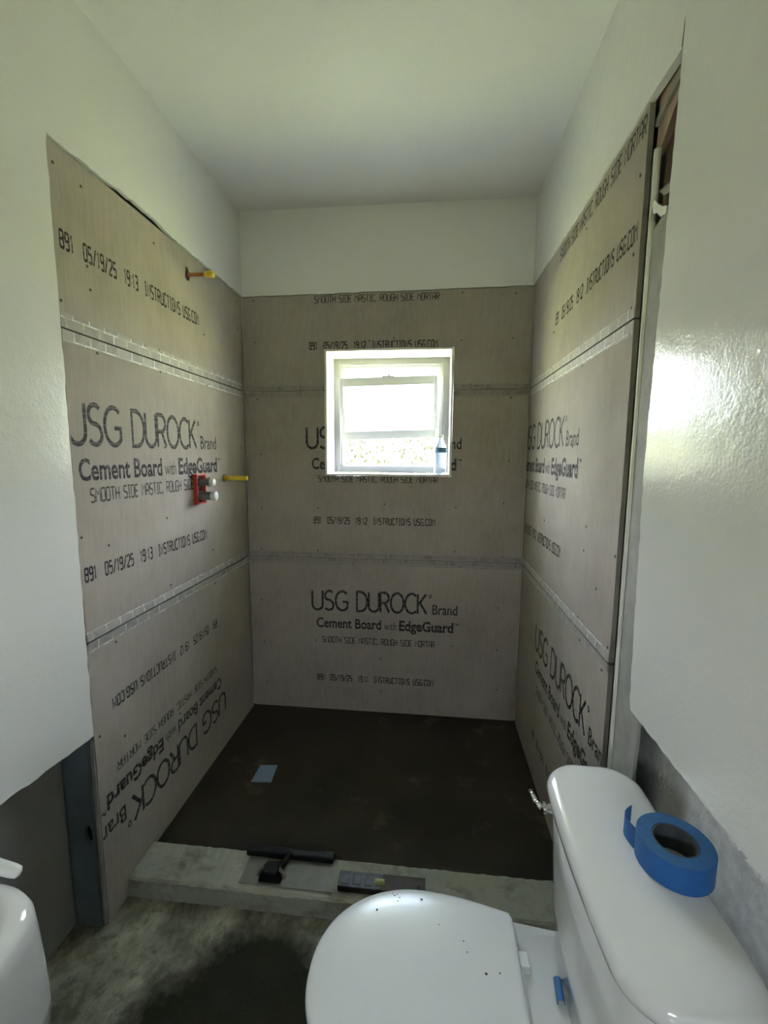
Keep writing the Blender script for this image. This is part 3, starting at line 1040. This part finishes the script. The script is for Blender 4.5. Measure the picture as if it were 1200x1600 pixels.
# ------------------------------------------------------------------ toilet
TC = -1.583
to = thing('toilet', 'white toilet with closed lid standing in front of the right wall', 'toilet', (.36, TC, -.05))
O = Vector((.36, TC, -.05))
def lp(pts):
    return [tuple(Vector(q) - O) for q in pts]
def seat_outline(nose, back, w_, wb, n=44, xm=None):
    xm = xm if xm is not None else nose + .235
    half = []
    for k in range(n + 1):
        a_ = math.pi / 2 * k / n
        x = xm - (xm - nose) * math.cos(a_)
        half.append((x, w_ * math.sin(a_) ** .94))
    for k in range(1, 13):
        f = k / 12
        x = xm + (back - xm) * f
        half.append((x, w_ - (w_ - wb) * (1 - math.cos(f * math.pi / 2))))
    # corner rounding at the back
    half.append((back + .006, wb * .93))
    pts = half + [(x, -y) for x, y in half[::-1]][:-1]
    return pts
def ringz(pts, z, inset=0, cx_=.25):
    out = []
    for x, y in pts:
        v = Vector((x - cx_, y))
        l_ = v.length
        v = v * ((l_ - inset) / l_) if l_ > 1e-6 else v
        out.append((v.x + cx_, TC + v.y, z))
    return out
lid_o = seat_outline(.016, .472, .203, .168)
bm = bmesh.new()
loft(bm, [lp(ringz(lid_o, z, i)) for z, i in ((.3585, .006), (.361, .001), (.368, 0), (.374, .002), (.378, .007), (.3805, .018), (.3825, .05), (.3835, .10))])
lid = link('seat_lid', bm, M['plastic'], to, smooth=True)
seat_o = seat_outline(.020, .478, .200, .166)
bm = bmesh.new()
loft(bm, [lp(ringz(seat_o, z, i)) for z, i in ((.336, .006), (.339, .001), (.352, 0), (.356, .004))])
link('seat', bm, M['plastic'], to, smooth=True)
# bowl with deck reaching under the tank
def bowl_outline(nose, xm, w_, deck_x, deck_w, n=40):
    half = []
    for k in range(n + 1):
        a_ = math.pi / 2 * k / n
        half.append((xm - (xm - nose) * math.cos(a_), w_ * math.sin(a_)))
    for k in range(1, 17):
        f = k / 16
        x = xm + (deck_x - xm) * f
        s = f * f * (3 - 2 * f)
        half.append((x, w_ + (deck_w - w_) * s))
    half.append((deck_x + .008, deck_w * .93))
    return half + [(x, -y) for x, y in half[::-1]][:-1]
secs = [(-.0498, .24, .42, .115, .64, .105), (-.02, .235, .42, .112, .64, .102), (.06, .22, .40, .105, .62, .098), (.14, .16, .36, .120, .62, .10), (.22, .085, .30, .155, .66, .115), (.29, .045, .27, .186, .71, .150), (.325, .034, .27, .200, .722, .164), (.3345, .038, .27, .196, .720, .162)]
bm = bmesh.new()
rings = []
for z, nose, xm, w_, dx, dw in secs:
    rings.append(lp([(x, TC + y, z) for x, y in bowl_outline(nose, xm, w_, dx, dw)]))
loft(bm, rings)
link('bowl', bm, M['porcelain'], to, smooth=True)
# hinges
for s in (1, -1):
    bm = bmesh.new()
    box(bm, .474, .502, TC + s * .083 - .016, TC + s * .083 + .016, .335, .357, bev=.003)
    for v in bm.verts:
        v.co -= O
    hg = link('hinge', bm, M['plastic'], to)
bm = bmesh.new()
tube(bm, Vector((.479, TC - .150, .352)) - O, Vector((.479, TC + .150, .352)) - O, .0055, .0055, 12)
link('hinge_pin', bm, M['plastic'], to, smooth=True)
# tank
TY = -1.602
def tank_outline(xf, xb, hy, bow, r=.045, n=8):
    """front (xf) bows outwards, back (xb) flat"""
    pts = []
    def corner(cx_, cy_, a0):
        return [(cx_ + r * math.cos(math.radians(a0 + 90 * k / n)), cy_ + r * math.sin(math.radians(a0 + 90 * k / n))) for k in range(n + 1)]
    fr = []
    for (x, y) in corner(xb - r, hy - r, 0) + [(xb - r - (xb - xf - 2 * r) * f, hy) for f in (.33, .66)] + corner(xf + r, hy - r, 90):
        pts.append((x, y))
    pts += [(xf, hy - r - 2 * (hy - r) * k / 16) for k in range(1, 16)]
    for (x, y) in corner(xf + r, -hy + r, 180) + [(xf + r + (xb - xf - 2 * r) * f, -hy) for f in (.33, .66)] + corner(xb - r, -hy + r, 270):
        pts.append((x, y))
    out = []
    for x, y in pts:
        f = max(0, (xb - x) / (xb - xf))
        out.append((x - bow * f * (1 - (y / hy) ** 2), y))
    return out
def tring(z, xf, xb, hy, bow, r=.045):
    return lp([(x, TY + y, z) for x, y in tank_outline(xf, xb, hy, bow, r)])
bm = bmesh.new()
loft(bm, [tring(.336, .592, .715, .185, .014), tring(.345, .580, .722, .195, .016), tring(.45, .574, .728, .212, .018), tring(.60, .570, .734, .226, .020), tring(.704, .568, .736, .232, .020)])
tank = link('tank', bm, M['porcelain'], to, smooth=True)
bm = bmesh.new()
LZ = .742
loft(bm, [tring(.7042, .566, .742, .236, .014, .060), tring(.7042, .556, .752, .247, .014, .068), tring(.708, .551, .756, .252, .014, .072), tring(.720, .550, .757, .253, .014, .072), tring(.730, .553, .755, .250, .014, .070), tring(.737, .559, .750, .245, .013, .066), tring(.7408, .568, .742, .237, .012, .060), tring(.742, .580, .732, .226, .010, .055)])
link('tank_lid', bm, M['porcelain'], to, smooth=True)
# flush lever near the far end of the tank front
bm = bmesh.new()
tube(bm, Vector((.562, -1.425, .672)) - O, Vector((.536, -1.425, .672)) - O, .012, .010, 18)
tube(bm, Vector((.540, -1.425, .672)) - O, Vector((.534, -1.425, .672)) - O, .014, .012, 18)
hub = link('flush_lever', bm, M['chrome'], to)
bm = bmesh.new()
for k, (a_, b_) in enumerate((((.532, -1.425, .672), (.522, -1.412, .676)), ((.522, -1.412, .676), (.515, -1.385, .682)))):
    tube(bm, Vector(a_) - O, Vector(b_) - O, .0065 - k * .001, .0058, 12)
link('lever_arm', bm, M['chrome'], hub, smooth=True)
# bolt cap and grime specks
bm = bmesh.new()
tube(bm, Vector((.515, TC - .042, .333)) - O, Vector((.515, TC - .042, .346)) - O, 0, rings=[(0, .014), (.5, .0135), (.9, .009), (1, .003)], seg=20)
link('bolt_cap', bm, M['brass'], to, smooth=True)
bm = bmesh.new()
for (x, y, r_) in ((.190, -1.412, .0022), (.196, -1.409, .0016), (.186, -1.408, .0015), (.203, -1.416, .0018), (.199, -1.425, .0018), (.258, -1.415, .0032), (.150, -1.452, .0030), (.355, -1.500, .0018), (.362, -1.522, .0015), (.398, -1.560, .0030), (.428, -1.556, .0020), (.30, -1.47, .0015)):
    seg = [bm.verts.new(Vector((x + r_ * math.cos(a * 1.047) * random.uniform(.7, 1.3), y + r_ * math.sin(a * 1.047) * random.uniform(.7, 1.3), .3842)) - O) for a in range(6)]
    bm.faces.new(seg)
link('grime_specks', bm, M['grime_hole_shade'], lid, kind='stuff').location = (0, 0, 0)

# blue tape roll on the tank lid
RX, RYY = .716, -1.618
tr = thing('painters_tape_roll', 'roll of blue painters tape lying flat on the toilet tank lid', 'tape roll', (RX, RYY, LZ + .0006))
bm = bmesh.new()
ro, ri, hh_ = .0625, .0375, .050
seg = 64
def ringp(r_, z):
    return [(r_ * math.cos(2 * math.pi * k / seg), r_ * math.sin(2 * math.pi * k / seg), z) for k in range(seg)]
loft(bm, [ringp(ri, .001), ringp(ro - .001, 0), ringp(ro, .001), ringp(ro, hh_ - .001), ringp(ro - .001, hh_), ringp(ri, hh_ - .0005)], False, False)
roll_o = link('tape_winding', bm, [M['blue_tape'], M['blue_tape_side']], tr)
for pl in roll_o.data.polygons:
    pl.material_index = 1 if abs(pl.normal.z) > .9 else 0
bm = bmesh.new()
loft(bm, [ringp(ri - .0005, .001), ringp(ri - .0005, hh_ - .001), ringp(ri - .003, hh_ - .001), ringp(ri - .003, .001), ringp(ri - .0005, .001)], False, False)
link('cardboard_core', bm, M['core'], tr)
bm = bmesh.new()                       # the loose end, lifting from the roll on the far left
ang = math.radians(158)
p0 = Vector((ro * math.cos(ang), ro * math.sin(ang), 0))
path = []
for k in range(9):
    f = k / 8
    q = p0 + Vector((.018, .058, 0)) * f + Vector((-.012, .004, 0)) * math.sin(f * math.pi) * 1.2
    path.append(q)
va = [[bm.verts.new((q.x, q.y, .002 + .001 * k)) for k, q in enumerate(path)], [bm.verts.new((q.x, q.y, .046)) for q in path]]
vb2 = [[bm.verts.new((q.x - .0008, q.y, .002 + .001 * k)) for k, q in enumerate(path)], [bm.verts.new((q.x - .0008, q.y, .046)) for q in path]]
for k in range(8):
    bm.faces.new((va[0][k], va[0][k + 1], va[1][k + 1], va[1][k]))
    bm.faces.new((vb2[0][k], vb2[0][k + 1], vb2[1][k + 1], vb2[1][k]))
    bm.faces.new((va[1][k], va[1][k + 1], vb2[1][k + 1], vb2[1][k]))
link('loose_end', bm, M['blue_tape'], tr)

# small curled scrap of blue tape on the deck beside the tank
bm = bmesh.new()
n = 14
rings = []
for k in range(n + 1):
    a_ = math.radians(-20 + 250 * k / n)
    r_ = .0085
    rings.append((r_ * math.cos(a_), r_ * math.sin(a_) + r_))
va = [bm.verts.new((x, -.022, z)) for x, z in rings]
vb3 = [bm.verts.new((x, .022, z)) for x, z in rings]
vc = [bm.verts.new((x * .88, -.022, (z - r_) * .88 + r_)) for x, z in rings]
vd_ = [bm.verts.new((x * .88, .022, (z - r_) * .88 + r_)) for x, z in rings]
for k in range(n):
    bm.faces.new((va[k], va[k + 1], vb3[k + 1], vb3[k]))
    bm.faces.new((vc[k], vc[k + 1], vd_[k + 1], vd_[k]))
    bm.faces.new((va[k], va[k + 1], vc[k + 1], vc[k]))
    bm.faces.new((vb3[k], vb3[k + 1], vd_[k + 1], vd_[k]))
sc = link('tape_scrap', bm, simple('blue_tape_scrap', (.04, .17, .40), .5), None, loc=(.556, -1.545, .3352))
sc.rotation_euler = (0, 0, math.radians(-6))
sc['label'] = 'small curled scrap of blue tape on the toilet bowl beside the tank'
sc['category'] = 'tape scrap'

# ------------------------------------------------------------------ washbasin at the left edge of the frame
wb = thing('washbasin', 'white washbasin with a small rounded tap lever at the left edge', 'washbasin', (-.58, -1.96, -.05))
OB = Vector((-.58, -1.96, -.05))
def bring(z, hx_, hy_, cx_=-.525, cy_=-1.96, p_=4.0, n=64):
    out = []
    for k in range(n):
        a_ = 2 * math.pi * k / n
        c_, s_2 = math.cos(a_), math.sin(a_)
        out.append(tuple(Vector((cx_ + hx_ * math.copysign(abs(c_) ** (2 / p_), c_), cy_ + hy_ * math.copysign(abs(s_2) ** (2 / p_), s_2), z)) - OB))
    return out
bm = bmesh.new()
loft(bm, [bring(.44, .120, .20), bring(.445, .128, .222), bring(.50, .137, .222), bring(.60, .152, .205), bring(.70, .168, .184), bring(.735, .172, .176), bring(.750, .166, .170), bring(.756, .150, .155), bring(.752, .135, .14), bring(.70, .115, .12), bring(.66, .06, .06)])
link('basin', bm, M['porcelain'], wb, smooth=True)
bm = bmesh.new()
loft(bm, [bring(-.05, .09, .09, p_=2.6), bring(.0, .075, .075, p_=2.6), bring(.35, .065, .065, p_=2.6), bring(.46, .085, .085, p_=2.6)])
link('pedestal', bm, M['porcelain'], wb, smooth=True)
bm = bmesh.new()
tube(bm, Vector((-.55, -1.80, .745)) - OB, Vector((-.55, -1.80, .815)) - OB, .020, .017, 20)
tp = link('tap', bm, M['plastic'], wb, smooth=True)
bm = bmesh.new()
tube(bm, Vector((-.555, -1.80, .812)) - OB, Vector((-.432, -1.782, .765)) - OB, 0, rings=[(0, .008), (.05, .016), (.4, .0125), (.9, .0105), (.97, .009), (1, .004)], seg=18)
link('tap_lever', bm, M['plastic'], tp, smooth=True)
